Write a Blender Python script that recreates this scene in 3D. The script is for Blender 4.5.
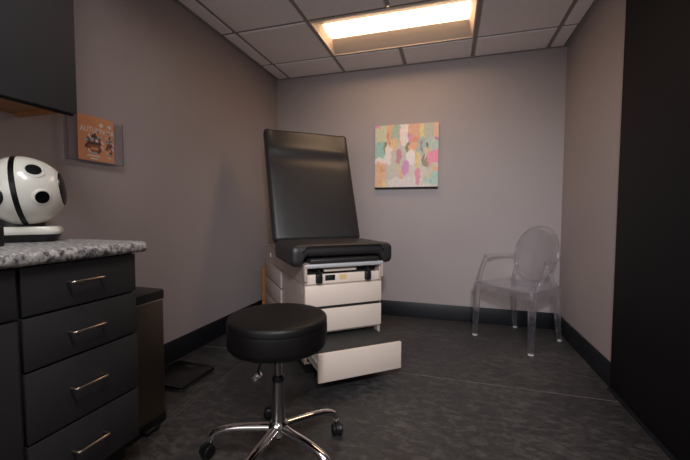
import bpy, bmesh, math, random
from mathutils import Vector, Matrix, noise

random.seed(7)
scene = bpy.context.scene
for o in list(bpy.data.objects):
    bpy.data.objects.remove(o)
COL = scene.collection
PI = math.pi
U = 0.6096                                   # ceiling module, two feet
XL, XR, YB, YF, H = -0.150, 2.587, 0.3734, -4.30, 2.441

# ------------------------------------------------------------------ camera
cam_d = bpy.data.cameras.new('camera')
cam_d.sensor_width = 36.0
cam_d.lens = 348.21 / 690.0 * 36.0
cam_d.clip_start = 0.02
cam = bpy.data.objects.new('camera', cam_d)
COL.objects.link(cam)
yaw, pit, rol = 0.2923, -0.0491, 0.0042
fwd = Vector((-math.sin(yaw) * math.cos(pit), math.cos(yaw) * math.cos(pit), math.sin(pit)))
r0 = Vector((math.cos(yaw), math.sin(yaw), 0))
u0 = r0.cross(fwd)
rv = math.cos(rol) * r0 + math.sin(rol) * u0
uv = -math.sin(rol) * r0 + math.cos(rol) * u0
cam.matrix_world = Matrix(((rv.x, uv.x, -fwd.x, 1.6572), (rv.y, uv.y, -fwd.y, -3.0738),
                           (rv.z, uv.z, -fwd.z, 1.0232), (0, 0, 0, 1)))
scene.camera = cam

# ------------------------------------------------------------------ world, exposure
world = bpy.data.worlds.new('world')
scene.world = world
world.use_nodes = True
world.node_tree.nodes['Background'].inputs[0].default_value = (0.6, 0.62, 0.7, 1)
world.node_tree.nodes['Background'].inputs[1].default_value = 0.05
vs = scene.view_settings
vs.view_transform = 'Standard'
vs.look = 'None'
vs.exposure = 0.32
vs.gamma = 1.0
vs.use_curve_mapping = False
FILL_POWER = 165.0                           # added fill spot, shaped as an examination lamp
FILL_CONE = 74.0
FILL_AIM = (1.35, 0.37, 0.44)
LENS_STRENGTH = 7.5                          # troffer in view
REAR_STRENGTH = 24.0                          # added troffer, out of view above the camera


# added fill light outside an invented window behind the camera
fill_d = bpy.data.lights.new('added_window_fill', 'AREA')
fill_d.shape = 'RECTANGLE'
fill_d.size, fill_d.size_y = 1.9, 1.55
fill_d.energy = 18.0
fill_d.color = (1.0, 0.97, 0.97)
fill_o = bpy.data.objects.new('added_window_fill', fill_d)
COL.objects.link(fill_o)
fill_o.location = (0.95, YF - 0.14, 1.475)
fill_o.rotation_euler = (PI / 2, 0, 0)


# ------------------------------------------------------------------ materials
def srgb(r, g, b):
    f = lambda c: c / 12.92 if c <= 0.04045 else ((c + 0.055) / 1.055) ** 2.4
    return (f(r / 255), f(g / 255), f(b / 255), 1)


def mat(name, color, rough=0.5, metal=0.0, spec=0.5, noise_scale=None, noise_amt=0.1, bump=0.0,
        bump_scale=200.0, coat=0.0, emit=None, emit_strength=0.0):
    m = bpy.data.materials.new(name)
    m.use_nodes = True
    nt = m.node_tree
    b = nt.nodes['Principled BSDF']
    b.inputs['Base Color'].default_value = color
    b.inputs['Roughness'].default_value = rough
    b.inputs['Metallic'].default_value = metal
    b.inputs['Specular IOR Level'].default_value = spec
    b.inputs['Coat Weight'].default_value = coat
    if emit:
        b.inputs['Emission Color'].default_value = emit
        b.inputs['Emission Strength'].default_value = emit_strength
    tc = None
    if noise_scale or bump:
        tc = nt.nodes.new('ShaderNodeTexCoord')
    if noise_scale:
        n = nt.nodes.new('ShaderNodeTexNoise')
        n.inputs['Scale'].default_value = noise_scale
        n.inputs['Detail'].default_value = 5
        nt.links.new(tc.outputs['Object'], n.inputs['Vector'])
        r = nt.nodes.new('ShaderNodeValToRGB')
        c = color
        r.color_ramp.elements[0].position = 0.3
        r.color_ramp.elements[1].position = 0.7
        r.color_ramp.elements[0].color = tuple(max(0, v * (1 - noise_amt)) for v in c[:3]) + (1,)
        r.color_ramp.elements[1].color = tuple(min(1, v * (1 + noise_amt)) for v in c[:3]) + (1,)
        nt.links.new(n.outputs['Fac'], r.inputs['Fac'])
        nt.links.new(r.outputs['Color'], b.inputs['Base Color'])
    if bump:
        n2 = nt.nodes.new('ShaderNodeTexNoise')
        n2.inputs['Scale'].default_value = bump_scale
        n2.inputs['Detail'].default_value = 3
        nt.links.new(tc.outputs['Object'], n2.inputs['Vector'])
        bp = nt.nodes.new('ShaderNodeBump')
        bp.inputs['Strength'].default_value = bump
        bp.inputs['Distance'].default_value = 0.002
        nt.links.new(n2.outputs['Fac'], bp.inputs['Height'])
        nt.links.new(bp.outputs['Normal'], b.inputs['Normal'])
    return m


M = {}
M['wall'] = mat('wall_paint', srgb(161, 150, 149), 0.6, noise_scale=3, noise_amt=0.02, bump=0.08, bump_scale=160)
M['tile'] = mat('ceiling_tile', srgb(250, 244, 244), 0.9, noise_scale=90, noise_amt=0.06, bump=0.4, bump_scale=260)
M['grid'] = mat('ceiling_grid', srgb(150, 144, 143), 0.5)
M['angle'] = mat('wall_angle', srgb(150, 149, 143), 0.5)
M['baseboard'] = mat('baseboard_vinyl', srgb(17, 19, 26), 0.45)
M['black_panel'] = mat('black_panel', srgb(15, 14, 18), 0.7, spec=0.2, bump=0.05, bump_scale=90)
M['seam'] = mat('seam_weld', srgb(118, 110, 101), 0.6)
M['laminate'] = mat('charcoal_laminate', srgb(50, 49, 51), 0.55, spec=0.3, bump=0.05, bump_scale=300)
M['toe'] = mat('toe_kick', srgb(16, 16, 18), 0.7)
M['nickel'] = mat('brushed_nickel', srgb(190, 176, 160), 0.28, 1.0)
M['chrome'] = mat('chrome', srgb(225, 222, 220), 0.08, 1.0)
M['steelgrey'] = mat('lift_column', srgb(168, 166, 166), 0.28, 1.0)
M['leather'] = mat('black_vinyl', srgb(38, 35, 35), 0.42, noise_scale=30, noise_amt=0.1, bump=0.12, bump_scale=350)
M['stool_vinyl'] = mat('stool_vinyl', srgb(14, 12, 12), 0.45, spec=0.28, bump=0.12, bump_scale=350)
M['plastic'] = mat('black_plastic', srgb(17, 17, 19), 0.42)
M['rubber'] = mat('tread_rubber', srgb(46, 44, 42), 0.7, noise_scale=25, noise_amt=0.15, bump=0.2)
M['almond'] = mat('almond_enamel', srgb(214, 196, 183), 0.4, noise_scale=6, noise_amt=0.015)
M['almond_dark'] = mat('taupe_enamel', srgb(176, 158, 148), 0.45)
M['dark'] = mat('dark_recess', srgb(20, 18, 18), 0.8)
M['aluminium'] = mat('aluminium_rail', srgb(208, 206, 208), 0.45, 0.55)
M['gold'] = mat('gold_label', srgb(205, 175, 120), 0.5)
M['paper_label'] = mat('pale_label', srgb(176, 164, 158), 0.5)
M['white_gloss'] = mat('white_gloss_plastic', srgb(222, 221, 211), 0.22, coat=0.3)
M['black_gloss'] = mat('black_gloss', srgb(6, 6, 8), 0.3, spec=0.3)
M['glass_black'] = mat('black_glass', srgb(10, 10, 11), 0.3)
M['card'] = mat('orange_card', srgb(228, 152, 98), 0.6)
M['ink_white'] = mat('ink_white', srgb(235, 225, 215), 0.7)
M['ink_brown'] = mat('ink_brown', srgb(150, 70, 28), 0.7)
M['ink_dark'] = mat('ink_dark', srgb(52, 32, 26), 0.7)
M['ink_blue'] = mat('ink_blue', srgb(132, 190, 205), 0.7)
M['reflector'] = mat('reflector_white', srgb(222, 205, 190), 0.5)
M['foot_pad'] = mat('foot_pad', srgb(200, 196, 198), 0.5)


def emission(name, color, strength):
    m = bpy.data.materials.new(name)
    m.use_nodes = True
    nt = m.node_tree
    nt.nodes.remove(nt.nodes['Principled BSDF'])
    e = nt.nodes.new('ShaderNodeEmission')
    e.inputs[0].default_value = color
    e.inputs[1].default_value = strength
    nt.links.new(e.outputs[0], nt.nodes['Material Output'].inputs[0])
    return m


M['lens'] = emission('warm_lens', (1.0, 0.66, 0.40, 1), LENS_STRENGTH)
M['lens_rear'] = emission('neutral_lens', (0.97, 0.95, 0.97, 1), REAR_STRENGTH)


def wood(name, c1, c2):
    m = mat(name, c1, 0.45)
    nt = m.node_tree
    b = nt.nodes['Principled BSDF']
    tc = nt.nodes.new('ShaderNodeTexCoord')
    mp = nt.nodes.new('ShaderNodeMapping')
    mp.inputs['Scale'].default_value = (30, 3, 30)
    n = nt.nodes.new('ShaderNodeTexNoise')
    n.inputs['Scale'].default_value = 1.5
    n.inputs['Detail'].default_value = 6
    r = nt.nodes.new('ShaderNodeValToRGB')
    r.color_ramp.elements[0].color = c1
    r.color_ramp.elements[1].color = c2
    r.color_ramp.elements[0].position = 0.35
    r.color_ramp.elements[1].position = 0.65
    nt.links.new(tc.outputs['Object'], mp.inputs[0])
    nt.links.new(mp.outputs[0], n.inputs['Vector'])
    nt.links.new(n.outputs['Fac'], r.inputs[0])
    nt.links.new(r.outputs[0], b.inputs['Base Color'])
    return m


M['wood'] = wood('maple_melamine', srgb(132, 86, 48), srgb(152, 102, 60))


def floor_material():
    m = mat('dark_vinyl_floor', srgb(60, 56, 55), 0.42)
    nt = m.node_tree
    b = nt.nodes['Principled BSDF']
    tc = nt.nodes.new('ShaderNodeTexCoord')
    mp = nt.nodes.new('ShaderNodeMapping')
    mp.inputs['Rotation'].default_value = (0, 0, 0.7)
    mp.inputs['Scale'].default_value = (1, 1.7, 1)
    n1 = nt.nodes.new('ShaderNodeTexNoise')
    n1.inputs['Scale'].default_value = 16.0
    n1.inputs['Detail'].default_value = 10
    n1.inputs['Roughness'].default_value = 0.72
    n1.inputs['Distortion'].default_value = 0.6
    n2 = nt.nodes.new('ShaderNodeTexNoise')
    n2.inputs['Scale'].default_value = 1.3
    n2.inputs['Detail'].default_value = 3
    mx = nt.nodes.new('ShaderNodeMath')
    mx.operation = 'MULTIPLY_ADD'
    mx.inputs[1].default_value = 0.4
    r = nt.nodes.new('ShaderNodeValToRGB')
    e = r.color_ramp.elements
    e[0].position, e[0].color = 0.50, srgb(33, 33, 35)
    e[1].position, e[1].color = 0.92, srgb(86, 82, 79)
    mid = e.new(0.70)
    mid.color = srgb(52, 50, 50)
    nt.links.new(tc.outputs['Object'], mp.inputs[0])
    nt.links.new(mp.outputs[0], n1.inputs['Vector'])
    nt.links.new(tc.outputs['Object'], n2.inputs['Vector'])
    nt.links.new(n2.outputs['Fac'], mx.inputs[0])
    nt.links.new(n1.outputs['Fac'], mx.inputs[2])
    nt.links.new(mx.outputs[0], r.inputs[0])
    nt.links.new(r.outputs[0], b.inputs['Base Color'])
    rr = nt.nodes.new('ShaderNodeMapRange')
    rr.inputs[3].default_value = 0.34
    rr.inputs[4].default_value = 0.55
    nt.links.new(n1.outputs['Fac'], rr.inputs[0])
    nt.links.new(rr.outputs[0], b.inputs['Roughness'])
    bp = nt.nodes.new('ShaderNodeBump')
    bp.inputs['Strength'].default_value = 0.12
    bp.inputs['Distance'].default_value = 0.003
    nt.links.new(n1.outputs['Fac'], bp.inputs['Height'])
    nt.links.new(bp.outputs[0], b.inputs['Normal'])
    return m


M['floor'] = floor_material()


def granite_material():
    m = mat('speckled_grey_laminate', srgb(140, 138, 138), 0.4)
    nt = m.node_tree
    b = nt.nodes['Principled BSDF']
    tc = nt.nodes.new('ShaderNodeTexCoord')
    n = nt.nodes.new('ShaderNodeTexNoise')
    n.inputs['Scale'].default_value = 62
    n.inputs['Detail'].default_value = 4
    n.inputs['Roughness'].default_value = 0.6
    n.inputs['Distortion'].default_value = 0.4
    r = nt.nodes.new('ShaderNodeValToRGB')
    e = r.color_ramp.elements
    e[0].position, e[0].color = 0.36, srgb(58, 57, 62)
    e[1].position, e[1].color = 0.62, srgb(206, 203, 200)
    mid = e.new(0.47)
    mid.color = srgb(140, 138, 139)
    nt.links.new(tc.outputs['Object'], n.inputs['Vector'])
    nt.links.new(n.outputs['Fac'], r.inputs[0])
    nt.links.new(r.outputs[0], b.inputs['Base Color'])
    return m


M['granite'] = granite_material()


def brushed_dark():
    m = mat('dark_brushed_steel', srgb(128, 117, 107), 0.32, 1.0)
    nt = m.node_tree
    b = nt.nodes['Principled BSDF']
    tc = nt.nodes.new('ShaderNodeTexCoord')
    mp = nt.nodes.new('ShaderNodeMapping')
    mp.inputs['Scale'].default_value = (300, 300, 4)
    n = nt.nodes.new('ShaderNodeTexNoise')
    n.inputs['Scale'].default_value = 1.0
    r = nt.nodes.new('ShaderNodeMapRange')
    r.inputs[3].default_value = 0.26
    r.inputs[4].default_value = 0.46
    nt.links.new(tc.outputs['Object'], mp.inputs[0])
    nt.links.new(mp.outputs[0], n.inputs['Vector'])
    nt.links.new(n.outputs['Fac'], r.inputs[0])
    nt.links.new(r.outputs[0], b.inputs['Roughness'])
    return m


M['bin_steel'] = brushed_dark()


def clear_plastic(name, tint, glass_fac, ior=1.45, haze=0.0):
    """clear polycarbonate: mostly see-through, with refracting gloss"""
    m = bpy.data.materials.new(name)
    m.use_nodes = True
    nt = m.node_tree
    nt.nodes.remove(nt.nodes['Principled BSDF'])
    t = nt.nodes.new('ShaderNodeBsdfTransparent')
    t.inputs[0].default_value = tint
    g = nt.nodes.new('ShaderNodeBsdfGlossy')
    g.inputs['Color'].default_value = (0.95, 0.95, 1, 1)
    g.inputs['Roughness'].default_value = 0.06
    gl = nt.nodes.new('ShaderNodeBsdfGlass')
    gl.inputs['Color'].default_value = tint
    gl.inputs['Roughness'].default_value = 0.0
    gl.inputs['IOR'].default_value = ior
    lw_ = nt.nodes.new('ShaderNodeLayerWeight')
    lw_.inputs['Blend'].default_value = 0.5
    pw = nt.nodes.new('ShaderNodeMath')
    pw.operation = 'POWER'
    pw.inputs[1].default_value = 3.0
    f = nt.nodes.new('ShaderNodeMath')
    f.operation = 'MULTIPLY_ADD'
    f.inputs[1].default_value = 0.85
    f.inputs[2].default_value = 0.06
    nt.links.new(lw_.outputs['Facing'], pw.inputs[0])
    nt.links.new(pw.outputs[0], f.inputs[0])
    m1 = nt.nodes.new('ShaderNodeMixShader')
    m2 = nt.nodes.new('ShaderNodeMixShader')
    m2.inputs[0].default_value = glass_fac
    nt.links.new(f.outputs[0], m1.inputs[0])
    nt.links.new(t.outputs[0], m1.inputs[1])
    nt.links.new(g.outputs[0], m1.inputs[2])
    nt.links.new(m1.outputs[0], m2.inputs[1])
    nt.links.new(gl.outputs[0], m2.inputs[2])
    df = nt.nodes.new('ShaderNodeBsdfDiffuse')
    df.inputs[0].default_value = (0.80, 0.78, 0.88, 1)
    m3 = nt.nodes.new('ShaderNodeMixShader')
    hz_ = nt.nodes.new('ShaderNodeMath')
    hz_.operation = 'MULTIPLY_ADD'
    hz_.inputs[1].default_value = haze * 6
    hz_.inputs[2].default_value = haze
    nt.links.new(pw.outputs[0], hz_.inputs[0])
    nt.links.new(hz_.outputs[0], m3.inputs[0])
    nt.links.new(m2.outputs[0], m3.inputs[1])
    nt.links.new(df.outputs[0], m3.inputs[2])
    nt.links.new(m3.outputs[0], nt.nodes['Material Output'].inputs[0])
    return m


M['clear'] = clear_plastic('clear_polycarbonate', (0.985, 0.982, 0.992, 1), 0.34, haze=0.015)
M['acrylic'] = clear_plastic('clear_acrylic', (0.985, 0.985, 0.99, 1), 0.0)
M['acrylic_edge'] = mat('acrylic_edge', srgb(104, 100, 118), 0.2)


def painted(name):
    m = mat(name, (1, 1, 1, 1), 0.6, bump=0.25, bump_scale=60)
    nt = m.node_tree
    a = nt.nodes.new('ShaderNodeVertexColor')
    a.layer_name = 'paint'
    nt.links.new(a.outputs[0], nt.nodes['Principled BSDF'].inputs['Base Color'])
    return m


M['canvas'] = painted('canvas_paint')


# ------------------------------------------------------------------ mesh helpers
def link(name, me, m, parent=None, smooth=None):
    o = bpy.data.objects.new(name, me)
    COL.objects.link(o)
    if m is not None and not me.materials:
        me.materials.append(M[m] if isinstance(m, str) else m)
    if parent:
        o.parent = parent
    if smooth is not None:
        me.polygons.foreach_set('use_smooth', [True] * len(me.polygons))
        me.set_sharp_from_angle(angle=math.radians(smooth))
    return o


def from_bm(name, bm, m, parent=None, smooth=None):
    bmesh.ops.recalc_face_normals(bm, faces=bm.faces)
    me = bpy.data.meshes.new(name)
    bm.to_mesh(me)
    bm.free()
    return link(name, me, m, parent, smooth)


def bm_box(bm, x0, x1, y0, y1, z0, z1, bev=0.0, seg=2):
    vs_ = [bm.verts.new((x, y, z)) for z in (z0, z1) for y in (y0, y1) for x in (x0, x1)]
    fs = [(0, 2, 3, 1), (4, 5, 7, 6), (0, 1, 5, 4), (2, 6, 7, 3), (0, 4, 6, 2), (1, 3, 7, 5)]
    faces = [bm.faces.new([vs_[i] for i in f]) for f in fs]
    if bev > 0:
        es = set(e for f in faces for e in f.edges)
        bmesh.ops.bevel(bm, geom=list(es), offset=bev, segments=seg, affect='EDGES', profile=0.5)
    return bm


def box(name, b, m, parent=None, bev=0.0, seg=2):
    bm = bmesh.new()
    bm_box(bm, *b, bev, seg)
    return from_bm(name, bm, m, parent, 35 if bev else None)


def boxes(name, lst, m, parent=None, bev=0.0):
    bm = bmesh.new()
    for b in lst:
        bm_box(bm, *b, bev)
    return from_bm(name, bm, m, parent, 35 if bev else None)


def bm_lathe(bm, prof, n=32, mtx=None, cap=True):
    """prof: list of (r, z); revolved about local z"""
    rings = []
    for r, z in prof:
        ring = []
        if r < 1e-6:
            v = bm.verts.new((0, 0, z))
            ring = [v] * n
        else:
            for k in range(n):
                a = 2 * PI * k / n
                ring.append(bm.verts.new((r * math.cos(a), r * math.sin(a), z)))
        rings.append(ring)
    for i in range(len(rings) - 1):
        for k in range(n):
            q = [rings[i][k], rings[i][(k + 1) % n], rings[i + 1][(k + 1) % n], rings[i + 1][k]]
            u = []
            for v in q:
                if v not in u:
                    u.append(v)
            if len(u) >= 3:
                bm.faces.new(u)
    if cap:
        for ring in (rings[0], rings[-1]):
            if len(set(ring)) > 2:
                bm.faces.new(ring)
    if mtx is not None:
        vv = set(v for ring in rings for v in ring)
        bmesh.ops.transform(bm, matrix=mtx, verts=list(vv))
    return bm


def lathe(name, prof, m, parent=None, n=32, mtx=None, smooth=35):
    bm = bmesh.new()
    bm_lathe(bm, prof, n, mtx)
    return from_bm(name, bm, m, parent, smooth)


def catmull(pts, sub=6):
    P = [Vector(p) for p in pts]
    out = []
    for i in range(len(P) - 1):
        a = P[max(i - 1, 0)]
        b, c = P[i], P[i + 1]
        d = P[min(i + 2, len(P) - 1)]
        for s in range(sub):
            t = s / sub
            out.append(0.5 * ((2 * b) + (c - a) * t + (2 * a - 5 * b + 4 * c - d) * t * t
                              + (3 * b - a - 3 * c + d) * t ** 3))
    out.append(P[-1])
    return out


def bm_sweep(bm, path, prof_fn, up=(0, 0, 1), closed=False):
    """sweep a closed 2d profile (prof_fn(i, t) -> list of (s, n)) along path"""
    P = [Vector(p) for p in path]
    N = len(P)
    rings = []
    upv = Vector(up)
    for i in range(N):
        if closed:
            t = (P[(i + 1) % N] - P[i - 1]).normalized()
        else:
            t = (P[min(i + 1, N - 1)] - P[max(i - 1, 0)]).normalized()
        s = t.cross(upv)
        if s.length < 1e-4:
            s = t.cross(Vector((1, 0, 0)))
        s.normalize()
        n = s.cross(t).normalized()
        rings.append([bm.verts.new(P[i] + s * a + n * b) for a, b in prof_fn(i / max(1, N - 1))])
    K = len(rings[0])
    for i in range(N if closed else N - 1):
        for k in range(K):
            bm.faces.new([rings[i][k], rings[i][(k + 1) % K], rings[(i + 1) % N][(k + 1) % K], rings[(i + 1) % N][k]])
    if not closed:
        bm.faces.new(rings[0])
        bm.faces.new(rings[-1])
    return bm


def circ(r, n=10, sx=1.0, sy=1.0):
    return [(r * sx * math.cos(2 * PI * k / n), r * sy * math.sin(2 * PI * k / n)) for k in range(n)]


def rrect(w, h, r, seg=3):
    out = []
    for cx, cy, a0 in ((w / 2 - r, h / 2 - r, 0), (-w / 2 + r, h / 2 - r, 90), (-w / 2 + r, -h / 2 + r, 180),
                       (w / 2 - r, -h / 2 + r, 270)):
        for k in range(seg + 1):
            a = math.radians(a0 + 90 * k / seg)
            out.append((cx + r * math.cos(a), cy + r * math.sin(a)))
    return out


def tube(name, path, r, m, parent=None, n=10, up=(0, 0, 1), smooth=40):
    bm = bmesh.new()
    rf = r if callable(r) else (lambda t: r)
    bm_sweep(bm, path, lambda t: circ(rf(t), n), up)
    return from_bm(name, bm, m, parent, smooth)


def bm_prism(bm, outline, h0, h1, mtx=None, bev=0.0):
    """outline in xy extruded along z"""
    lo = [bm.verts.new((x, y, h0)) for x, y in outline]
    hi = [bm.verts.new((x, y, h1)) for x, y in outline]
    n = len(outline)
    fl = bm.faces.new(lo)
    fh = bm.faces.new(hi)
    for k in range(n):
        bm.faces.new([lo[k], lo[(k + 1) % n], hi[(k + 1) % n], hi[k]])
    vv = lo + hi
    if bev:
        g = bmesh.ops.bevel(bm, geom=list(fh.edges), offset=bev, segments=3, affect='EDGES', profile=0.5)
        vv = list(set(vv) | set(g['verts']))
        vv = [v for v in vv if v.is_valid]
    if mtx is not None:
        bmesh.ops.transform(bm, matrix=mtx, verts=vv)
    return bm


def prism(name, outline, h0, h1, m, parent=None, mtx=None, bev=0.0, smooth=35):
    bm = bmesh.new()
    bm_prism(bm, outline, h0, h1, mtx, bev)
    return from_bm(name, bm, m, parent, smooth)


def cushion_mesh(name, w, d, t, r, m, parent, fn=None, nx=28, ny=28, nz=6):
    """rounded box, x in +-w/2, y in +-d/2, z in 0..t, rounding r; fn(co) moves points afterwards"""
    bm = bmesh.new()
    half = Vector((w / 2, d / 2, t / 2))
    cnt = (nx, ny, nz)
    seen = {}

    def vert(p):
        key = (round(p[0], 5), round(p[1], 5), round(p[2], 5))
        if key not in seen:
            inner = Vector((max(-half.x + r, min(half.x - r, p[0])), max(-half.y + r, min(half.y - r, p[1])),
                            max(-half.z + r, min(half.z - r, p[2]))))
            q = Vector(p)
            dlt = q - inner
            if dlt.length > 1e-9:
                q = inner + dlt.normalized() * r
            q.z += t / 2
            if fn:
                q = fn(q)
            seen[key] = bm.verts.new(q)
        return seen[key]

    def coord(ax, i):
        n = cnt[ax]
        # finer spacing near the rounded edges
        s = i / n
        s = 0.5 - 0.5 * math.cos(PI * s) if n > 4 else s
        s = 0.55 * s + 0.45 * (i / n)
        return (-1 + 2 * s) * half[ax]

    for ax in range(3):
        a, b = [(1, 2), (2, 0), (0, 1)][ax]
        for sgn in (-1, 1):
            for i in range(cnt[a]):
                for j in range(cnt[b]):
                    q = []
                    for di, dj in ((0, 0), (1, 0), (1, 1), (0, 1)):
                        p = [0, 0, 0]
                        p[ax] = sgn * half[ax]
                        p[a] = coord(a, i + di)
                        p[b] = coord(b, j + dj)
                        q.append(vert(p))
                    if len(set(q)) == 4:
                        try:
                            bm.faces.new(q)
                        except ValueError:
                            pass
    return from_bm(name, bm, m, parent, 60)


def thing(name, label, cat, loc=(0, 0, 0), rz=0.0, group=None):
    o = bpy.data.objects.new(name, None)
    COL.objects.link(o)
    o.empty_display_size = 0.1
    o.location = loc
    o.rotation_euler = (0, 0, rz)
    return tag(o, label, cat, group)


def tag(o, label, cat, group=None):
    o['label'] = label
    o['category'] = cat
    if group:
        o['group'] = group
    return o


def struct(o):
    o['kind'] = 'structure'
    return o


def share(name, me, parent, loc=(0, 0, 0), rot=None, scale=None):
    o = bpy.data.objects.new(name, me)
    COL.objects.link(o)
    o.parent = parent
    o.location = loc
    if rot is not None:
        o.rotation_euler = rot
    if scale is not None:
        o.scale = scale
    return o


# ================================================================== the room
struct(box('wall_left', (XL - 0.1, XL, YF, YB + 0.1, 0, H + 0.12), 'wall'))
struct(box('wall_back', (XL, XR, YB, YB + 0.1, 0, H + 0.12), 'wall'))
struct(box('wall_right', (XR, XR + 0.1, YF, YB + 0.1, 0, H + 0.12), 'wall'))
WX0, WX1, WZ0, WZ1 = 0.0, 1.90, 0.70, 2.25                # opening for the added, unseen window behind the camera
struct(boxes('wall_front', [(XL, WX0, YF - 0.1, YF, 0, H + 0.12), (WX1, XR, YF - 0.1, YF, 0, H + 0.12),
                            (WX0, WX1, YF - 0.1, YF, 0, WZ0), (WX0, WX1, YF - 0.1, YF, WZ1, H + 0.12)], 'wall'))
win = struct(boxes('added_window_1', [(WX0, WX0 + 0.04, YF - 0.08, YF - 0.03, WZ0, WZ1), (WX1 - 0.04, WX1, YF - 0.08, YF - 0.03, WZ0, WZ1),
                                (WX0 + 0.04, WX1 - 0.04, YF - 0.08, YF - 0.03, WZ0, WZ0 + 0.04),
                                (WX0 + 0.04, WX1 - 0.04, YF - 0.08, YF - 0.03, WZ1 - 0.04, WZ1)], 'grid'))
box('pane', (WX0 + 0.04, WX1 - 0.04, YF - 0.058, YF - 0.052, WZ0 + 0.04, WZ1 - 0.04), 'acrylic', win)

# floor: slab with welded vinyl sheets; the weld lines show between the sheets
fl = struct(box('floor', (XL, XR, YF, YB, -0.06, -0.0015), 'seam'))
g = 0.0042
xs = [(XL, 0.321), (0.321, 0.347), (0.347, XR)]
ys = [(YF, -0.868), (-0.868, YB)]
for ax, bx_ in xs:
    for ay, by_ in ys:
        box('vinyl_sheet', (ax + (0.002 if ax > XL else 0), bx_ - (0.002 if bx_ < XR else 0),
                            ay + (g if ay > YF else 0), by_ - (g if by_ < YB else 0), -0.0014, 0.0), 'floor', fl)

# ceiling: deck, T-bar grid and dropped tiles
ce = struct(box('ceiling', (XL, XR, YF, YB, H + 0.10, H + 0.13), 'tile'))
TB = 0.012
gx = [k * U for k in range(0, 5)]
gy = [-k * U for k in range(0, 8)]
ylo = YF
for x in gx:
    if abs(x - gx[2]) < 1e-6:                # this runner stops at the light fixtures
        segs = [(-TB, YB), (-4 * U + TB, -U - TB), (ylo, -5 * U - TB)]
    else:
        segs = [(ylo, YB)]
    for a, b in segs:
        box('grid_runner', (x - TB, x + TB, a, b, H + 0.008, H + 0.03), 'grid', ce)
xe = [XL] + gx + [XR]
ye = [YB] + gy + [ylo]
light_cells = []
for ix in (2, 3):
    for iy in (1, 5):
        light_cells.append((ix, iy))
for i in range(len(xe) - 1):
    for j in range(1, len(ye) - 1):
        box('grid_cross_tee', (xe[i] + (TB if i else 0), xe[i + 1] - (TB if i < len(xe) - 2 else 0),
                               ye[j] - TB, ye[j] + TB, H + 0.0085, H + 0.03), 'grid', ce)
for i in range(len(xe) - 1):
    for j in range(len(ye) - 1):
        if (i, j) in light_cells:
            continue
        x0 = xe[i] + (0.009 if i else 0.026)
        x1 = xe[i + 1] - (0.009 if i < len(xe) - 2 else 0.026)
        y1 = ye[j] - (0.009 if j else 0.022)
        y0 = ye[j + 1] + (0.009 if j < len(ye) - 2 else 0.016)
        bm = bmesh.new()
        # tegular tile: body above the grid, face dropped through it with a bevelled step
        vs0 = [(x0 + TB * .3, y0 + TB * .3), (x1 - TB * .3, y0 + TB * .3), (x1 - TB * .3, y1 - TB * .3), (x0 + TB * .3, y1 - TB * .3)]
        bm_prism(bm, vs0, H + 0.018, H + 0.032)
        e = 0.011
        lo = [bm.verts.new((x, y, H)) for x, y in ((x0 + e, y0 + e), (x1 - e, y0 + e), (x1 - e, y1 - e), (x0 + e, y1 - e))]
        hi = [bm.verts.new((x, y, H + 0.018)) for x, y in vs0]
        bm.faces.new(lo)
        for k in range(4):
            bm.faces.new([lo[k], lo[(k + 1) % 4], hi[(k + 1) % 4], hi[k]])
        from_bm('ceiling_tile', bm, 'tile', ce)
for b in ((XL, XL + 0.026, YF, YB, H + 0.001, H + 0.007), (XR - 0.026, XR, YF, YB, H + 0.001, H + 0.007),
          (XL + 0.026, XR - 0.026, YB - 0.022, YB, H + 0.001, H + 0.007)):
    box('wall_angle', b, 'angle', ce)


def troffer(j, lens, label):
    """recessed 2x4 light: frame, sloping reflector wings, end wings and a lens set up inside"""
    x0, x1 = gx[1] + 0.014, gx[3] - 0.014
    y1 = ye[j] - 0.014
    y0 = ye[j + 1] + 0.014
    cx, cy = (x0 + x1) / 2, (y0 + y1) / 2
    t = thing('ceiling_light', label, 'light', (cx, cy, H))
    hw, hd = (x1 - x0) / 2, (y1 - y0) / 2
    fw = 0.012
    boxes('frame', [(-hw, hw, -hd, -hd + fw, 0, 0.02), (-hw, hw, hd - fw, hd, 0, 0.02),
                    (-hw, -hw + fw, -hd + fw, hd - fw, 0, 0.02), (hw - fw, hw, -hd + fw, hd - fw, 0, 0.02)], 'reflector', t)
    iw, idp = hw - fw, hd - fw
    lw, ld, dz = iw - 0.035, 0.118, 0.066

    def quad(name, pts, m):
        bm = bmesh.new()
        v = [bm.verts.new(p) for p in pts]
        bm.faces.new(v)
        n = (v[1].co - v[0].co).cross(v[2].co - v[0].co).normalized()
        up = n if n.z > 0 else -n
        ex = bmesh.ops.extrude_face_region(bm, geom=list(bm.faces))
        for q in ex['geom']:
            if isinstance(q, bmesh.types.BMVert):
                q.co += up * 0.002
        return from_bm(name, bm, m, t)
    for s in (-1, 1):
        quad('reflector_wing', [(-iw, s * idp, 0.004), (iw, s * idp, 0.004), (lw, s * ld, dz), (-lw, s * ld, dz)], 'reflector')
        quad('end_wing', [(s * iw, -idp, 0.004), (s * iw, idp, 0.004), (s * lw, ld, dz), (s * lw, -ld, dz)], 'reflector')
    bm = bmesh.new()
    K = 8
    prev = None
    for k in range(K + 1):                       # gently bowed diffuser
        y = -ld + 2 * ld * k / K
        z = dz - 0.018 * math.sin(PI * k / K) ** 0.8
        cur = (bm.verts.new((-lw, y, z)), bm.verts.new((lw, y, z)))
        if prev:
            bm.faces.new([prev[0], prev[1], cur[1], cur[0]])
        prev = cur
    from_bm('diffuser_lens', bm, lens, t, 60)
    return t


troffer(1, 'lens', 'recessed fluorescent ceiling light glowing warm above the painting')
troffer(5, 'lens_rear', 'added recessed ceiling light, out of view above the camera')

# baseboards
BH = 0.147


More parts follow.
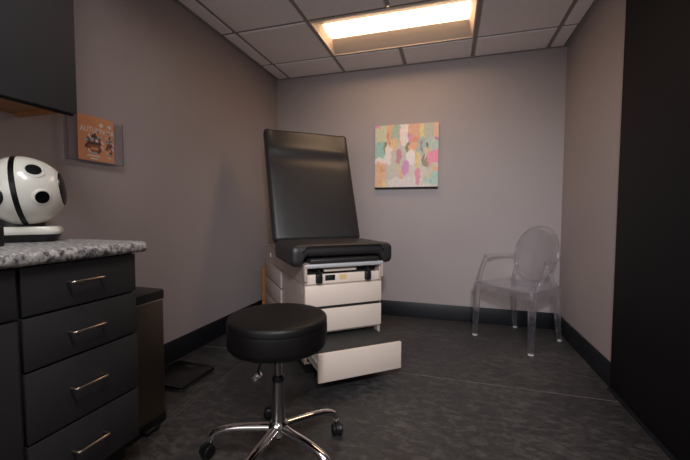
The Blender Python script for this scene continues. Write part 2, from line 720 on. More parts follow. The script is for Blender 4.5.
def baseboard(name, b, axis):
    o = struct(box(name, b, 'baseboard'))
    bm_o = o.data
    return o


struct(box('baseboard_left', (XL, XL + 0.012, -1.93, YB, 0, BH), 'baseboard', bev=0.004))
struct(box('baseboard_back', (XL + 0.012, XR - 0.012, YB - 0.012, YB, 0, BH), 'baseboard', bev=0.004))
struct(box('baseboard_right', (XR - 0.012, XR, -0.709, YB, 0, BH), 'baseboard', bev=0.004))

# black full-height door leaf on the right wall with its sill
d1 = struct(box('door_1', (XR - 0.014, XR, -2.30, -0.712, 0.020, 2.405), 'black_panel', bev=0.002))
box('door_sill', (XR - 0.030, XR, -2.30, -0.725, 0.0, 0.014), 'baseboard', d1, bev=0.003)

# ================================================================== examination table
TH = math.radians(39.57)
TW, TL = 0.531, 1.304
tab = thing('exam_table', 'beige metal examination table with raised black backrest and pulled-out step', 'exam table',
            (0.804, -1.107, 0), TH)
SW = 0.018
box('plinth', (0.02, TW - 0.02, 0.03, TL - 0.03, 0.0, 0.075), 'dark', tab)
# lower carcass with the hollow for the step, upper carcass with the drawers
boxes('carcass', [(0, SW, 0, TL, 0.076, 0.262), (TW - SW, TW, 0, TL, 0.076, 0.262),
                  (SW, TW - SW, 0.60, TL, 0.076, 0.262), (SW, TW - SW, 0, 0.6, 0.076, 0.086),
                  (0, TW, 0.0, TL, 0.262, 0.574)], 'almond_dark', tab)
Z1, Z2, Z3 = 0.574, 0.428, 0.272
for z0, z1 in ((Z2 + 0.009, Z1 - 0.004), (Z3 + 0.003, Z2 - 0.009)):
    box('drawer_front', (0.001, TW - 0.001, -0.020, -0.001, z0, z1), 'almond', tab, bev=0.003)
# the dark shadow gap strips behind the front edges
box('drawer_gap', (0.01, TW - 0.01, -0.012, -0.0005, Z2 - 0.009, Z2 + 0.009), 'dark', tab)
# pull-out step
EX = 0.276
st = box('step_drawer', (0.0, TW, -EX, -EX + 0.020, 0.080, 0.243), 'almond', tab, bev=0.003)
box('step_tread', (0.022, TW - 0.022, -EX + 0.0205, 0.22, 0.205, 0.232), 'rubber', st, bev=0.003)
for a in (0.020, TW - 0.036):
    box('step_side', (a, a + 0.016, -EX + 0.0205, 0.25, 0.115, 0.204), 'almond', st)
    box('slide_rail', (a - 0.008 if a < 0.2 else a + 0.0165, a - 0.0005 if a < 0.2 else a + 0.024, -EX + 0.03, 0.30, 0.150, 0.170), 'aluminium', st)
box('step_floor', (0.036, TW - 0.036, -EX + 0.0205, 0.25, 0.115, 0.121), 'almond_dark', st)

# top frame above the seam
ZT = 0.705
boxes('top_frame', [(0, 0.016, -0.012, TL, Z1 + 0.003, ZT), (TW - 0.016, TW, -0.012, TL, Z1 + 0.003, ZT),
                    (0.016, TW - 0.016, TL - 0.016, TL, Z1 + 0.003, ZT), (0.016, TW - 0.016, 0.02, TL - 0.016, ZT - 0.012, ZT),
                    ], 'almond_dark', tab)
box('fascia', (0.0165, TW - 0.0165, -0.010, 0.008, Z1 + 0.004, 0.638), 'almond', tab, bev=0.002)
box('recess', (0.017, TW - 0.017, 0.05, 0.06, Z1 + 0.004, ZT - 0.013), 'dark', tab)
# paper tray lip seen in the dark slot
cushion_mesh('tray_lip', 0.23, 0.03, 0.024, 0.010, 'almond', tab, lambda q: Vector((q.x + 0.250, q.y + 0.030, q.z + 0.646)), 12, 6, 4)
bm = bmesh.new()
bm_sweep(bm, [(-0.004, -0.026, 0.694), (TW + 0.002, -0.026, 0.694)], lambda t: rrect(0.018, 0.026, 0.007))
from_bm('front_rail', bm, 'aluminium', tab, 40)
for b in ((-0.006, 0.010, -0.032, 0.02, 0.60, 0.705), (TW - 0.008, TW + 0.004, -0.032, 0.02, 0.60, 0.705)):
    box('rail_bracket', b, 'almond_dark', tab, bev=0.002)
# stirrup pulls
for a in (0.088, 0.425):
    pull = cushion_mesh('stirrup_pull', 0.042, 0.03, 0.060, 0.010, 'plastic', tab,
                        lambda q, a=a: Vector((q.x + a, q.y - 0.026, q.z + 0.586)), 10, 8, 8)
    tube('pull_stem', [(a, -0.018, 0.640), (a, -0.022, 0.672)], 0.008, 'plastic', pull)
pl = box('rating_plate', (0.133, 0.200, -0.0125, -0.0102, 0.597, 0.632), 'plastic', tab, bev=0.001)
for k in range(3):
    box('plate_line', (0.139, 0.178 + 0.006 * (k % 2), -0.0129, -0.0126, 0.604 + k * 0.008, 0.607 + k * 0.008), 'steelgrey', pl)
box('gold_label', (0.232, 0.278, -0.0118, -0.0102, 0.600, 0.630), 'gold', tab)['label'] = 'small gold label'
box('side_label', (-0.0012, 0.0, 0.04, 0.20, 0.505, 0.555), 'paper_label', tab)
# drawers in the long left side
for z0, z1 in ((Z2 + 0.006, Z1 - 0.004), (Z3 + 0.003, Z2 - 0.006), (0.085, Z3 - 0.006)):
    box('side_drawer_front', (-0.016, -0.001, 0.60, TL - 0.012, z0, z1), 'almond_dark', tab, bev=0.003)
lathe('side_lock', [(0.0, 0.0), (0.026, 0.0), (0.026, 0.010), (0.018, 0.014), (0.0, 0.014)], 'almond_dark', tab, 20,
      Matrix.Translation((-0.0005, 1.07, 0.640)) @ Matrix.Rotation(-PI / 2, 4, 'Y'))
box('rear_panel', (-0.040, TW + 0.01, TL + 0.002, TL + 0.020, 0.03, 0.50), 'wood', tab)['label'] = 'wooden rear panel'

# seat cushion: thick rounded slab, raised underside in the middle of the front edge
MG = 0.088
SEATW = TW + 2 * MG


def seat_fn(q):
    # q.z from 0 at the underside to t on top
    t = 0.132
    fx = abs(q.x) / (SEATW / 2)
    front = max(0.0, min(1.0, (-q.y + 0.02) / 0.2))
    k = max(0.0, min(1.0, (0.80 - fx) / 0.06))
    if q.z < t * 0.5:
        q.z += 0.058 * k
    q.z += 0.006 * (1 - fx ** 4) * (1 if q.z > t * 0.6 else 0)
    # softly rounded plan corners at the front
    return Vector((q.x + TW / 2, q.y + 0.228, q.z + 0.690))


seat = cushion_mesh('seat_cushion', SEATW, 0.50, 0.132, 0.036, 'leather', tab, seat_fn, 40, 24, 10)
box('leg_extension_pad', (0.03, TW - 0.03, -0.035, 0.30, 0.712, 0.738), 'leather', tab, bev=0.008, seg=3)

# backrest cushion with a headrest roll above the crease
BL_, BT = 0.965, 0.095
tilt = math.radians(20.5)
BROT = Matrix.Rotation(PI / 2 - tilt, 4, 'X')   # cushion lies in xy, face +z turned to look forward


def back_fn(q):
    v = (q.y + BL_ / 2) / BL_               # 0 hinge end, 1 top end
    w = abs(q.x) / (SEATW / 2)
    if q.z > BT * 0.45:
        crease = 0.016 * math.exp(-((v - 0.715) / 0.055) ** 2)
        roll = 0.012 * math.exp(-((v - 0.80) / 0.04) ** 2)
        soft = max(0.0, 1 - max(0.0, (w - 0.80) / 0.17))
        slope = -0.020 * max(0.0, (v - 0.80) / 0.2)
        q.z += (roll * 0.5 - crease * 0.6 + slope + 0.008 * (1 - w ** 4)) * soft
    p = Vector((q.x * (1 + 0.025 * v), q.y + BL_ / 2, q.z - BT))
    # local: x across, y up the back, z out of the face
    c, s = math.cos(tilt), math.sin(tilt)
    return Vector((p.x + TW / 2, 0.478 + p.y * s - p.z * c, 0.815 + p.y * c + p.z * s))


cushion_mesh('backrest_cushion', SEATW, BL_, BT, 0.034, 'leather', tab, back_fn, 36, 70, 8)
# steel support behind the backrest
for a in (0.10, TW - 0.10):
    tube('backrest_strut', [(a, 0.62, 0.708), (a, 0.66, 0.86), (a, 0.70, 0.97)], 0.011, 'steelgrey', tab)
box('deck_pan', (0.02, TW - 0.02, 0.50, TL - 0.03, 0.7055, 0.722), 'almond_dark', tab, bev=0.003)

# ================================================================== rolling stool
SX, SY = 0.985, -1.795
stool = thing('rolling_stool', 'round black padded stool on chrome five-star base with casters', 'stool', (SX, SY, 0))
R = 0.203
zb, zt = 0.478, 0.602
prof = [(0.0, zb), (R - 0.03, zb), (R - 0.008, zb + 0.004), (R - 0.001, zb + 0.014), (R, zb + 0.030), (R, zt - 0.038),
        (R - 0.001, zt - 0.0335), (R - 0.0035, zt - 0.032), (R - 0.001, zt - 0.0305), (R - 0.001, zt - 0.012), (R - 0.004, zt - 0.005),
        (R - 0.010, zt - 0.001), (R - 0.02, zt + 0.0015), (R - 0.07, zt + 0.004), (R - 0.12, zt + 0.005), (0.0, zt + 0.005)]
lathe('seat', prof, 'stool_vinyl', stool, 72, None, 45)
lathe('under_plate', [(0, 0.456), (0.07, 0.456), (0.085, 0.477), (0, 0.477)], 'plastic', stool, 32)
lathe('gas_shaft', [(0, 0.30), (0.015, 0.30), (0.015, 0.456), (0, 0.456)], 'steelgrey', stool, 20)
lathe('collar', [(0, 0.325), (0.024, 0.325), (0.026, 0.332), (0.024, 0.345), (0.016, 0.350), (0, 0.350)], 'plastic', stool, 24)
lathe('column', [(0, 0.10), (0.030, 0.10), (0.027, 0.20), (0.0235, 0.3245), (0, 0.3245)], 'steelgrey', stool, 28)
lathe('hub', [(0, 0.092), (0.026, 0.092), (0.038, 0.100), (0.044, 0.120), (0.042, 0.142), (0.034, 0.155), (0.0305, 0.158), (0, 0.158)], 'chrome', stool, 32)
lathe('hub_cap', [(0, 0.070), (0.006, 0.070), (0.008, 0.080), (0.02, 0.084), (0.02, 0.092), (0, 0.092)], 'plastic', stool, 16)
la = math.radians(205)
dl = Vector((math.cos(la), math.sin(la), 0))
lev = tube('lever', catmull([dl * 0.045 + Vector((0, 0, 0.452)), dl * 0.062 + Vector((0, 0, 0.440)),
                            dl * 0.074 + Vector((0, 0, 0.400)), dl * 0.082 + Vector((0, 0, 0.362))], 5), 0.0055, 'plastic', stool, 8)
bm = bmesh.new()
bm_prism(bm, rrect(0.046, 0.036, 0.016, 5), -0.008, 0.008,
         Matrix.Translation(dl * 0.088 + Vector((0, 0, 0.347))) @ Matrix.Rotation(la, 4, 'Z') @ Matrix.Rotation(math.radians(35), 4, 'Y'), 0.003)
from_bm('lever_paddle', bm, 'chrome', lev, 40)
arm_me = whl_me = None
ARMR = 0.290
for k in range(5):
    ang = math.radians(51.0 + 72 * k)
    if arm_me is None:
        path = catmull([(0.034, 0, 0.128), (0.09, 0, 0.126), (0.17, 0, 0.122), (0.235, 0, 0.112), (0.272, 0, 0.096), (0.286, 0, 0.074)], 6)
        bm = bmesh.new()
        bm_sweep(bm, path, lambda t: circ(0.0215 - 0.007 * t, 14, 1.05, 0.80))
        a = from_bm('base_arm', bm, 'chrome', stool, 50)
        arm_me = a.data
    else:
        a = share('base_arm', arm_me, stool)
    a.rotation_euler = (0, 0, ang)
    # caster: swivel stem, hood and twin wheels, trailing at its own angle
    piv = Vector((0.288 * math.cos(ang), 0.288 * math.sin(ang), 0))
    sw = math.radians([-60, 200, 250, 10, 262][k])
    if whl_me is None:
        bm = bmesh.new()
        bm_lathe(bm, [(0, 0.055), (0.007, 0.055), (0.007, 0.078), (0, 0.078)], 12)
        bm_lathe(bm, [(0, 0.052), (0.012, 0.052), (0.012, 0.060), (0, 0.060)], 12)
        whl_me = from_bm('caster_stem', bm, 'steelgrey', stool, 40)
        bm = bmesh.new()
        hood = [(0.018 + 0.0285 * math.cos(math.radians(t)), 0.027 + 0.0285 * math.sin(math.radians(t))) for t in range(-10, 200, 15)] + [(0.0, 0.012)]
        bm_prism(bm, hood, -0.005, 0.005, Matrix.Rotation(PI / 2, 4, 'X'))
        hood_o = from_bm('caster_hood', bm, 'plastic', whl_me, 40)
        bm = bmesh.new()
        mw = Matrix.Translation((0.018, 0.0055, 0.026)) @ Matrix.Rotation(-PI / 2, 4, 'X')
        bm_lathe(bm, [(0, 0), (0.0245, 0), (0.026, 0.003), (0.026, 0.014), (0.022, 0.018), (0.010, 0.0195), (0, 0.019)], 24, mw)
        w1 = from_bm('caster_wheel', bm, 'plastic', whl_me, 40)
        w2 = share('caster_wheel', w1.data, whl_me, rot=None, scale=(1, -1, 1))
        cs = whl_me
    else:
        cs = share('caster_stem', whl_me.data, stool)
        share('caster_hood', hood_o.data, cs)
        share('caster_wheel', w1.data, cs)
        share('caster_wheel', w1.data, cs, scale=(1, -1, 1))
    cs.location = piv
    cs.rotation_euler = (0, 0, sw)

# ================================================================== clear armchair
CH = thing('clear_armchair', 'transparent plastic armchair with oval back in the room corner', 'chair', (2.217, 0.025, 0),
           math.radians(-42.5))
# local: x across (chair's own right when seen from its front), y toward its back
SZ = 0.455


def ghost_leg(top, bot, s0, s1, name='leg'):
    bm = bmesh.new()
    p0, p1 = Vector(top), Vector(bot)
    path = [p0.lerp(p1, k / 6) for k in range(7)]
    bm_sweep(bm, path, lambda t: rrect(s0 + (s1 - s0) * t, s0 + (s1 - s0) * t, 0.006, 2), up=(0, 1, 0))
    o = from_bm(name, bm, 'clear', CH, 40)
    lathe('foot_glide', [(0, 0), (s1 * .62, 0), (s1 * .62, 0.006), (s1 * 0.5, 0.0085), (0, 0.0085)], 'foot_pad', o, 14,
          Matrix.Translation((bot[0], bot[1], 0)))
    return o


for s in (-1, 1):
    ghost_leg((s * 0.236, -0.226, SZ - 0.022), (s * 0.244, -0.238, 0.009), 0.050, 0.032)
    bm = bmesh.new()
    path = catmull([(s * 0.190, 0.190, SZ - 0.022), (s * 0.190, 0.198, 0.30), (s * 0.191, 0.212, 0.14), (s * 0.193, 0.240, 0.009)], 5)
    bm_sweep(bm, path, lambda t: rrect(0.046 - 0.016 * t, 0.046 - 0.016 * t, 0.006, 2), up=(0, 1, 0))
    o = from_bm('leg', bm, 'clear', CH, 40)
    lathe('foot_glide', [(0, 0), (0.016, 0), (0.016, 0.006), (0.013, 0.0085), (0, 0.0085)], 'foot_pad', o, 14,
          Matrix.Translation((s * 0.193, 0.240, 0)))


# seat: trapezoid shell with rolled rim
def seat_outline(off):
    pts = []
    cor = [(-0.258 + off, -0.255 + off, 0.03), (0.258 - off, -0.255 + off, 0.03), (0.212 - off, 0.212 - off, 0.05), (-0.212 + off, 0.212 - off, 0.05)]
    n = len(cor)
    for i in range(n):
        p = Vector(cor[i][:2])
        a = Vector(cor[i - 1][:2])
        b = Vector(cor[(i + 1) % n][:2])
        r = cor[i][2]
        d1_ = (a - p).normalized() * r
        d2_ = (b - p).normalized() * r
        for k in range(5):
            t = k / 4
            q = (p + d1_) * (1 - t) ** 2 + p * 2 * t * (1 - t) + (p + d2_) * t * t
            pts.append((q.x, q.y))
    return pts


bm = bmesh.new()
levels = [(0.0, SZ - 0.055), (0.0, SZ - 0.008), (0.004, SZ - 0.001), (0.014, SZ), (0.05, SZ - 0.010), (0.12, SZ - 0.016)]
under = [(0.12, SZ - 0.022), (0.05, SZ - 0.017), (0.014, SZ - 0.009), (0.008, SZ - 0.016), (0.006, SZ - 0.055)]
rings = [[bm.verts.new((x, y, z)) for x, y in seat_outline(o)] for o, z in levels]
rings2 = [[bm.verts.new((x, y, z)) for x, y in seat_outline(o)] for o, z in under]
allr = rings + rings2
K = len(rings[0])
for i in range(len(allr)):
    if i == len(rings) - 1:
        continue
    A_, B_ = allr[i], allr[(i + 1) % len(allr)]
    for k in range(K):
        bm.faces.new([A_[k], A_[(k + 1) % K], B_[(k + 1) % K], B_[k]])
bm.faces.new(rings[-1])
bm.faces.new(rings2[0])
from_bm('seat', bm, 'clear', CH, 45)

# oval back: thin dished disc, thicker rim, standing in the leaning plane behind the seat
bt = math.radians(14)


def back_pt(x, v, n):
    """x across, v up the back from the seat, n out of the face (toward the front)"""
    dish = 0.035 * (1 - (x / 0.21) ** 2)
    return Vector((x, 0.205 + v * math.sin(bt) - (n - dish) * math.cos(bt) - 0.075, SZ + v * math.cos(bt) + (n - dish) * math.sin(bt)))


VC, RX, RV = 0.255, 0.182, 0.228
bm = bmesh.new()
NR, NK = 7, 48
front, back = [], []
for side, store, nn in ((0, front, 0.004), (1, back, -0.004)):
    c0 = bm.verts.new(back_pt(0, VC, nn))
    store.append([c0] * NK)
    for i in range(1, NR + 1):
        f = i / NR
        ext = 0.0 if i < NR - 0 else 0.0
        n2_ = nn * (1.0 if i < NR - 1 else 2.2)
        store.append([bm.verts.new(back_pt(RX * f * math.cos(2 * PI * k / NK), VC + RV * f * math.sin(2 * PI * k / NK), n2_)) for k in range(NK)])
for store in (front, back):
    for i in range(NR):
        for k in range(NK):
            q = []
            for v in (store[i][k], store[i][(k + 1) % NK], store[i + 1][(k + 1) % NK], store[i + 1][k]):
                if v not in q:
                    q.append(v)
            bm.faces.new(q)
for k in range(NK):
    bm.faces.new([front[NR][k], front[NR][(k + 1) % NK], back[NR][(k + 1) % NK], back[NR][k]])
bk = from_bm('oval_back', bm, 'clear', CH, 50)
bm = bmesh.new()
bm_sweep(bm, [back_pt(RX * 1.0 * math.cos(2 * PI * k / 60), VC + RV * 1.0 * math.sin(2 * PI * k / 60), 0) for k in range(60)],
         lambda t: circ(0.0085, 10), up=(0, -1, 0.25), closed=True)
from_bm('back_rim', bm, 'clear', bk, 50)
for s in (-1, 1):
    # stays joining the oval to the rear corners of the seat
    bm = bmesh.new()
    path = catmull([(s * 0.190, 0.190, SZ - 0.02), back_pt(s * 0.160, 0.05, 0), back_pt(s * 0.150, 0.14, 0)], 5)
    bm_sweep(bm, path, lambda t: rrect(0.032 - 0.012 * t, 0.022, 0.005, 2), up=(0, 1, 0))
    from_bm('back_stay', bm, 'clear', CH, 40)
    # arm: level rest and an S support down to the seat side
    e = back_pt(s * 0.182, 0.215, 0.0)
    path = catmull([e, (s * 0.225, 0.09, 0.665), (s * 0.258, 0.0, 0.662), (s * 0.262, -0.105, 0.660)], 6)
    bm = bmesh.new()
    bm_sweep(bm, path, lambda t: rrect(0.034, 0.022, 0.006, 2), up=(0, 0, 1))
    ar = from_bm('arm_rest', bm, 'clear', CH, 40)
    path = catmull([(s * 0.262, -0.095, 0.652), (s * 0.262, -0.120, 0.60), (s * 0.258, -0.158, 0.54), (s * 0.250, -0.185, 0.49), (s * 0.248, -0.195, SZ)], 5)
    bm = bmesh.new()
    bm_sweep(bm, path, lambda t: rrect(0.026, 0.036, 0.006, 2), up=(0, 1, 0))
    from_bm('arm_support', bm, 'clear', ar, 40)

# ================================================================== base cabinets, counter, wall cabinet
FX = 0.450


def pull(parent, y0, y1, z, r=0.0048):
    x0, x1 = FX + 0.0005, FX + 0.030
    path = [(x0, y0, z), (x1 - 0.008, y0, z), (x1 - 0.002, y0 + 0.002, z), (x1, y0 + 0.008, z), (x1, (y0 + y1) / 2, z),
            (x1, y1 - 0.008, z), (x1 - 0.002, y1 - 0.002, z), (x1 - 0.008, y1, z), (x0, y1, z)]
    bm = bmesh.new()
    bm_sweep(bm, path, lambda t: circ(r, 10), up=(0, 0, 1))
    return from_bm('handle', bm, 'nickel', parent, 50)


CY0, CY1 = -2.378, -1.985
cab = thing('drawer_cabinet', 'charcoal base cabinet with four drawers under the counter end', 'cabinet', (0, 0, 0))
box('body', (XL + 0.001, FX - 0.020, CY0, CY1, 0.10, 0.860), 'laminate', cab)
box('toe_kick', (XL + 0.001, FX - 0.075, CY0, CY1 - 0.004, 0.0, 0.10), 'toe', cab)
zs = [0.860, 0.705, 0.537, 0.311, 0.104]
hz = [0.792, 0.624, 0.432, 0.214]
for k in range(4):
    dr = box('drawer', (FX - 0.0195, FX, CY0 + 0.005, CY1, zs[k + 1] + 0.004, zs[k] - 0.004), 'laminate', cab, bev=0.0012)
    pull(dr, -2.246, -2.136, hz[k])
cab2 = thing('door_cabinet', 'charcoal base cabinet with a drawer over a door beside the drawer unit', 'cabinet', (0, 0, 0))
box('body', (XL + 0.001, FX - 0.020, -3.05, CY0 - 0.002, 0.10, 0.860), 'laminate', cab2)
box('toe_kick', (XL + 0.001, FX - 0.075, -3.05, CY0 - 0.002, 0.0, 0.10), 'toe', cab2)
dr = box('drawer', (FX - 0.0195, FX, -3.05, CY0 - 0.010, 0.709, 0.856), 'laminate', cab2, bev=0.0012)
pull(dr, -2.80, -2.68, 0.79)
dr = box('door', (FX - 0.0195, FX, -3.05, CY0 - 0.010, 0.108, 0.701), 'laminate', cab2, bev=0.0012)
pull(dr, -2.72, -2.60, 0.62)

# countertop with a rolled front and end edge
bm = bmesh.new()
prof = [(XL + 0.001, 0.862), (0.466, 0.862), (0.474, 0.866), (0.478, 0.874), (0.478, 0.890), (0.474, 0.899), (0.466, 0.9045), (0.455, 0.905), (XL + 0.001, 0.905)]
lo = [bm.verts.new((x, -3.05, z)) for x, z in prof]
hi = [bm.verts.new((x, -1.950, z)) for x, z in prof]
bm.faces.new(lo)
fe = bm.faces.new(hi)
for k in range(len(prof)):
    bm.faces.new([lo[k], lo[(k + 1) % len(prof)], hi[(k + 1) % len(prof)], hi[k]])
bmesh.ops.bevel(bm, geom=[e for e in fe.edges], offset=0.007, segments=2, affect='EDGES', profile=0.5)
tag(from_bm('countertop', bm, 'granite', None, 40), 'speckled grey countertop over the charcoal cabinets', 'countertop')

wc = thing('wall_cabinet', 'charcoal wall cabinet with wooden underside above the counter', 'cabinet', (0, 0, 0))
WY = -1.998
boxes('carcass', [(XL + 0.001, 0.158, -3.05, WY, 1.442, 1.458), (XL + 0.001, 0.158, -3.05, WY, 2.28, 2.30),
                  (XL + 0.001, 0.158, WY - 0.018, WY - 0.0005, 1.459, 2.279), (XL + 0.001, XL + 0.012, -3.05, WY - 0.02, 1.459, 2.279),
                  (XL + 0.02, 0.10, WY - 0.040, WY - 0.02, 1.428, 1.4418)], 'wood', wc)
box('door', (0.1605, 0.180, -2.62, WY, 1.424, 2.300), 'laminate', wc, bev=0.0012)
box('door', (0.1605, 0.180, -3.05, -2.624, 1.424, 2.300), 'laminate', wc, bev=0.0012)
box('light_rail', (0.146, 0.160, -3.05, WY, 1.418, 1.4415), 'toe', wc)

# ================================================================== step bin
bn = thing('step_bin', 'slim dark steel step bin with black lid beside the drawers', 'bin', (0.115, -1.826, 0))
out = rrect(0.425, 0.235, 0.028, 6)
out2 = rrect(0.433, 0.243, 0.030, 6)
prism('base_ring', out2, 0.0, 0.042, 'plastic', bn)
prism('body', out, 0.0425, 0.600, 'bin_steel', bn)
prism('rim', out2, 0.6005, 0.606, 'nickel', bn)
prism('lid', out2, 0.6065, 0.646, 'plastic', bn, None, 0.006)
box('pedal', (0.218, 0.246, -0.04, 0.04, 0.008, 0.020), 'plastic', bn, bev=0.003)

# bathroom scale
sc = thing('floor_scale', 'flat black glass weighing scale on the floor by the wall', 'scale', (0.072, -1.350, 0))
prism('platform', rrect(0.30, 0.30, 0.020, 5), 0.014, 0.030, 'glass_black', sc, None, 0.003)
prism('rim', rrect(0.285, 0.285, 0.018, 5), 0.006, 0.0138, 'aluminium', sc)
for a in (-0.115, 0.115):
    for b in (-0.115, 0.115):
        lathe('foot', [(0, 0), (0.014, 0), (0.014, 0.0058), (0, 0.0058)], 'plastic', sc, 14, Matrix.Translation((a, b, 0)))
prism('display', rrect(0.07, 0.035, 0.004, 3), 0.0302, 0.0308, 'dark', sc, Matrix.Translation((0.0, 0.10, 0)))

# ================================================================== white device on the counter
dv = thing('screening_device', 'white egg-shaped device with black band and lens openings on the counter', 'medical device',
           (0.045, -2.128, 0.905), math.atan2(0.75, 0.66))
# local x = axis of the egg (pointing into the room), z up
px = 0.0040
AX = Matrix.Translation((0.0, 0.0, 0.196)) @ Matrix.Rotation(math.radians(-7), 4, 'Y') @ Matrix.Rotation(PI / 2, 4, 'Y')
pr = [(0, -35), (9, -34), (19, -29), (27, -21), (32, -11), (34, -1), (34, 5), (33, 14), (30.2, 24), (26, 33), (20.5, 40.5), (17, 43.5), (15, 44), (0, 44)]
pr = [(r, z * 0.72) for r, z in pr]
cp = catmull([(r * px, z * px, 0) for r, z in pr], 4)
head = lathe('shell', [(max(0, c.x), c.y) for c in cp], 'white_gloss', dv, 56, AX, 60)
lathe('black_band', [(33.6 * px, -1.0 * px), (34.35 * px, -0.6 * px), (34.4 * px, 3.2 * px), (33.6 * px, 3.8 * px), (33.0 * px, 1.5 * px), (33.6 * px, -1.0 * px)],
      'black_gloss', dv, 56, AX, 50)
lathe('front_disc', [(0, 31.4 * px), (16.5 * px, 31.4 * px), (16.3 * px, 32.6 * px), (11 * px, 34.0 * px), (0, 34.8 * px)], 'black_gloss', dv, 40, AX, 50)


def on_shell(axial, az):
    """surface point and frame on the egg; az measured from local -y (room side) upward"""
    prv = None
    for a, b in zip(pr[:-1], pr[1:]):
        if a[1] <= axial <= b[1]:
            f = (axial - a[1]) / max(1e-6, b[1] - a[1])
            rr = a[0] + f * (b[0] - a[0])
            sl = (b[0] - a[0]) / max(1e-6, b[1] - a[1])
            break
    rad = Vector((0, -math.cos(az), math.sin(az)))
    base = Vector((axial * px, 0, 0)) + rad * rr * px
    nrm = (rad - Vector((sl, 0, 0))).normalized()
    rot = Matrix.Rotation(math.radians(-7), 4, 'Y')
    return rot @ base + Vector((0, 0, 0.196)), (rot @ nrm.to_4d()).to_3d().normalized()


for axial, az, rr in ((16.5, math.radians(36), 5.9), (19.5, math.radians(-17), 5.7)):
    p_, n_ = on_shell(axial, az)
    q = n_.to_track_quat('Z', 'Y').to_matrix().to_4x4()
    mt = Matrix.Translation(p_ - n_ * 0.004) @ q
    lathe('lens_bezel', [(rr * px * 1.02, 0.0), (rr * px * 1.5, 0.0002), (rr * px * 1.3, 0.0040), (rr * px * 1.10, 0.0058), (rr * px * 1.02, 0.0045), (rr * px * 1.02, 0.0)],
          'white_gloss', dv, 32, mt, 50)
    lathe('lens_opening', [(0, 0.0), (rr * px, 0.0), (rr * px, 0.0066), (rr * px * .6, 0.0072), (0, 0.0074)], 'black_gloss', dv, 28, mt, 50)
# far-side speaker disc at the left of the head
p_, n_ = on_shell(-14, math.radians(-8))
mt = Matrix.Translation(p_ - n_ * 0.003) @ n_.to_track_quat('Z', 'Y').to_matrix().to_4x4()
lathe('side_disc', [(0, 0.0), (0.036, 0.0), (0.036, 0.006), (0.028, 0.010), (0, 0.012)], 'black_gloss', dv, 32, mt, 50)
prism('neck', [(0.055 * math.cos(2 * PI * k / 28) * 1.3, 0.045 * math.sin(2 * PI * k / 28)) for k in range(28)], 0.058, 0.086, 'plastic', dv)
bm = bmesh.new()
o1 = rrect(0.250, 0.150, 0.040, 7)
ringz = []
for sc_, z in ((0.97, 0.030), (1.0, 0.037), (0.995, 0.043), (0.93, 0.0575), (0.90, 0.060)):
    ringz.append([bm.verts.new((x * sc_, y * sc_, z)) for x, y in o1])
for i in range(len(ringz) - 1):
    n_ = len(o1)
    for k in range(n_):
        bm.faces.new([ringz[i][k], ringz[i][(k + 1) % n_], ringz[i + 1][(k + 1) % n_], ringz[i + 1][k]])
bm.faces.new(ringz[0])
bm.faces.new(ringz[-1])
from_bm('base_plate', bm, 'white_gloss', dv, 40)
bm = bmesh.new()
ringz = [[bm.verts.new((x * s_, y * s_, z)) for x, y in o1] for s_, z in ((0.82, 0.0005), (0.95, 0.0295))]
for k in range(len(o1)):
    bm.faces.new([ringz[0][k], ringz[0][(k + 1) % len(o1)], ringz[1][(k + 1) % len(o1)], ringz[1][k]])
bm.faces.new(ringz[0])
bm.faces.new(ringz[1])
from_bm('foot', bm, 'plastic', dv, 40)

# small black charger beside the device, cut by the frame
cg = thing('charging_stand', 'small black stand beside the white device at the counter', 'stand', (0.185, -2.311, 0.905))
box('block', (-0.035, 0.035, -0.045, 0.030, 0.0005, 0.070), 'plastic', cg, bev=0.006)
box('cradle', (-0.028, 0.028, -0.040, 0.014, 0.0705, 0.118), 'plastic', cg, bev=0.006)

# ================================================================== brochure holder on the left wall
bh = thing('brochure_holder', 'clear acrylic holder on the wall above the counter', 'brochure holder', (XL, -1.683, 1.40))
HW, HH = 0.147, 0.117
box('back_plate', (0.001, 0.004, -HW, HW, -HH, HH), 'acrylic', bh)
box('front_plate', (0.030, 0.033, -HW, HW, -HH, HH), 'acrylic', bh)
box('bottom_plate', (0.0045, 0.0295, -HW, HW, -HH, -HH + 0.003), 'acrylic', bh)
for s in (-1, 1):
    box('side_plate', (0.0045, 0.0295, s * (HW - 0.0015) - 0.0015, s * (HW - 0.0015) + 0.0015, -HH + 0.0035, HH), 'acrylic', bh)
box('edge_strip', (0.0295, 0.0335, -HW, HW, -HH - 0.0035, -HH - 0.0002), 'acrylic_edge', bh)
for s in (-1, 1):
    box('edge_strip', (0.0305, 0.0335, s * (HW + 0.0017) - 0.0015, s * (HW + 0.0017) + 0.0015, -HH, HH), 'acrylic_edge', bh)
lathe('screw', [(0, 0), (0.005, 0), (0.005, 0.002), (0.003, 0.003), (0, 0.003)], 'nickel', bh, 12,
      Matrix.Translation((0.0335, HW - 0.014, HH - 0.016)) @ Matrix.Rotation(PI / 2, 4, 'Y'))

cd = thing('flyer', 'orange autumn flyer with a backpack drawing inside the acrylic holder', 'flyer', (XL + 0.016, -1.683, 1.40))
Y0, Y1, Zb, Zt_ = -0.088, 0.108, -0.110, 0.119
box('sheet', (-0.001, 0.001, Y0, Y1, Zb, Zt_), 'card', cd)


def flat(name, outline, m, h=0.0004, lvl=1, y=0.0, z=0.0, rot=0.0):
    bm = bmesh.new()
    c, s = math.cos(rot), math.sin(rot)
    lo = [bm.verts.new((0.001 + 0.0003 * lvl, y + a * c - b * s, z + a * s + b * c)) for a, b in outline]
    f = bm.faces.new(lo)
    ex = bmesh.ops.extrude_face_region(bm, geom=[f])
    for q in ex['geom']:
        if isinstance(q, bmesh.types.BMVert):
            q.co.x += 0.0003
    return from_bm(name, bm, m, cd)


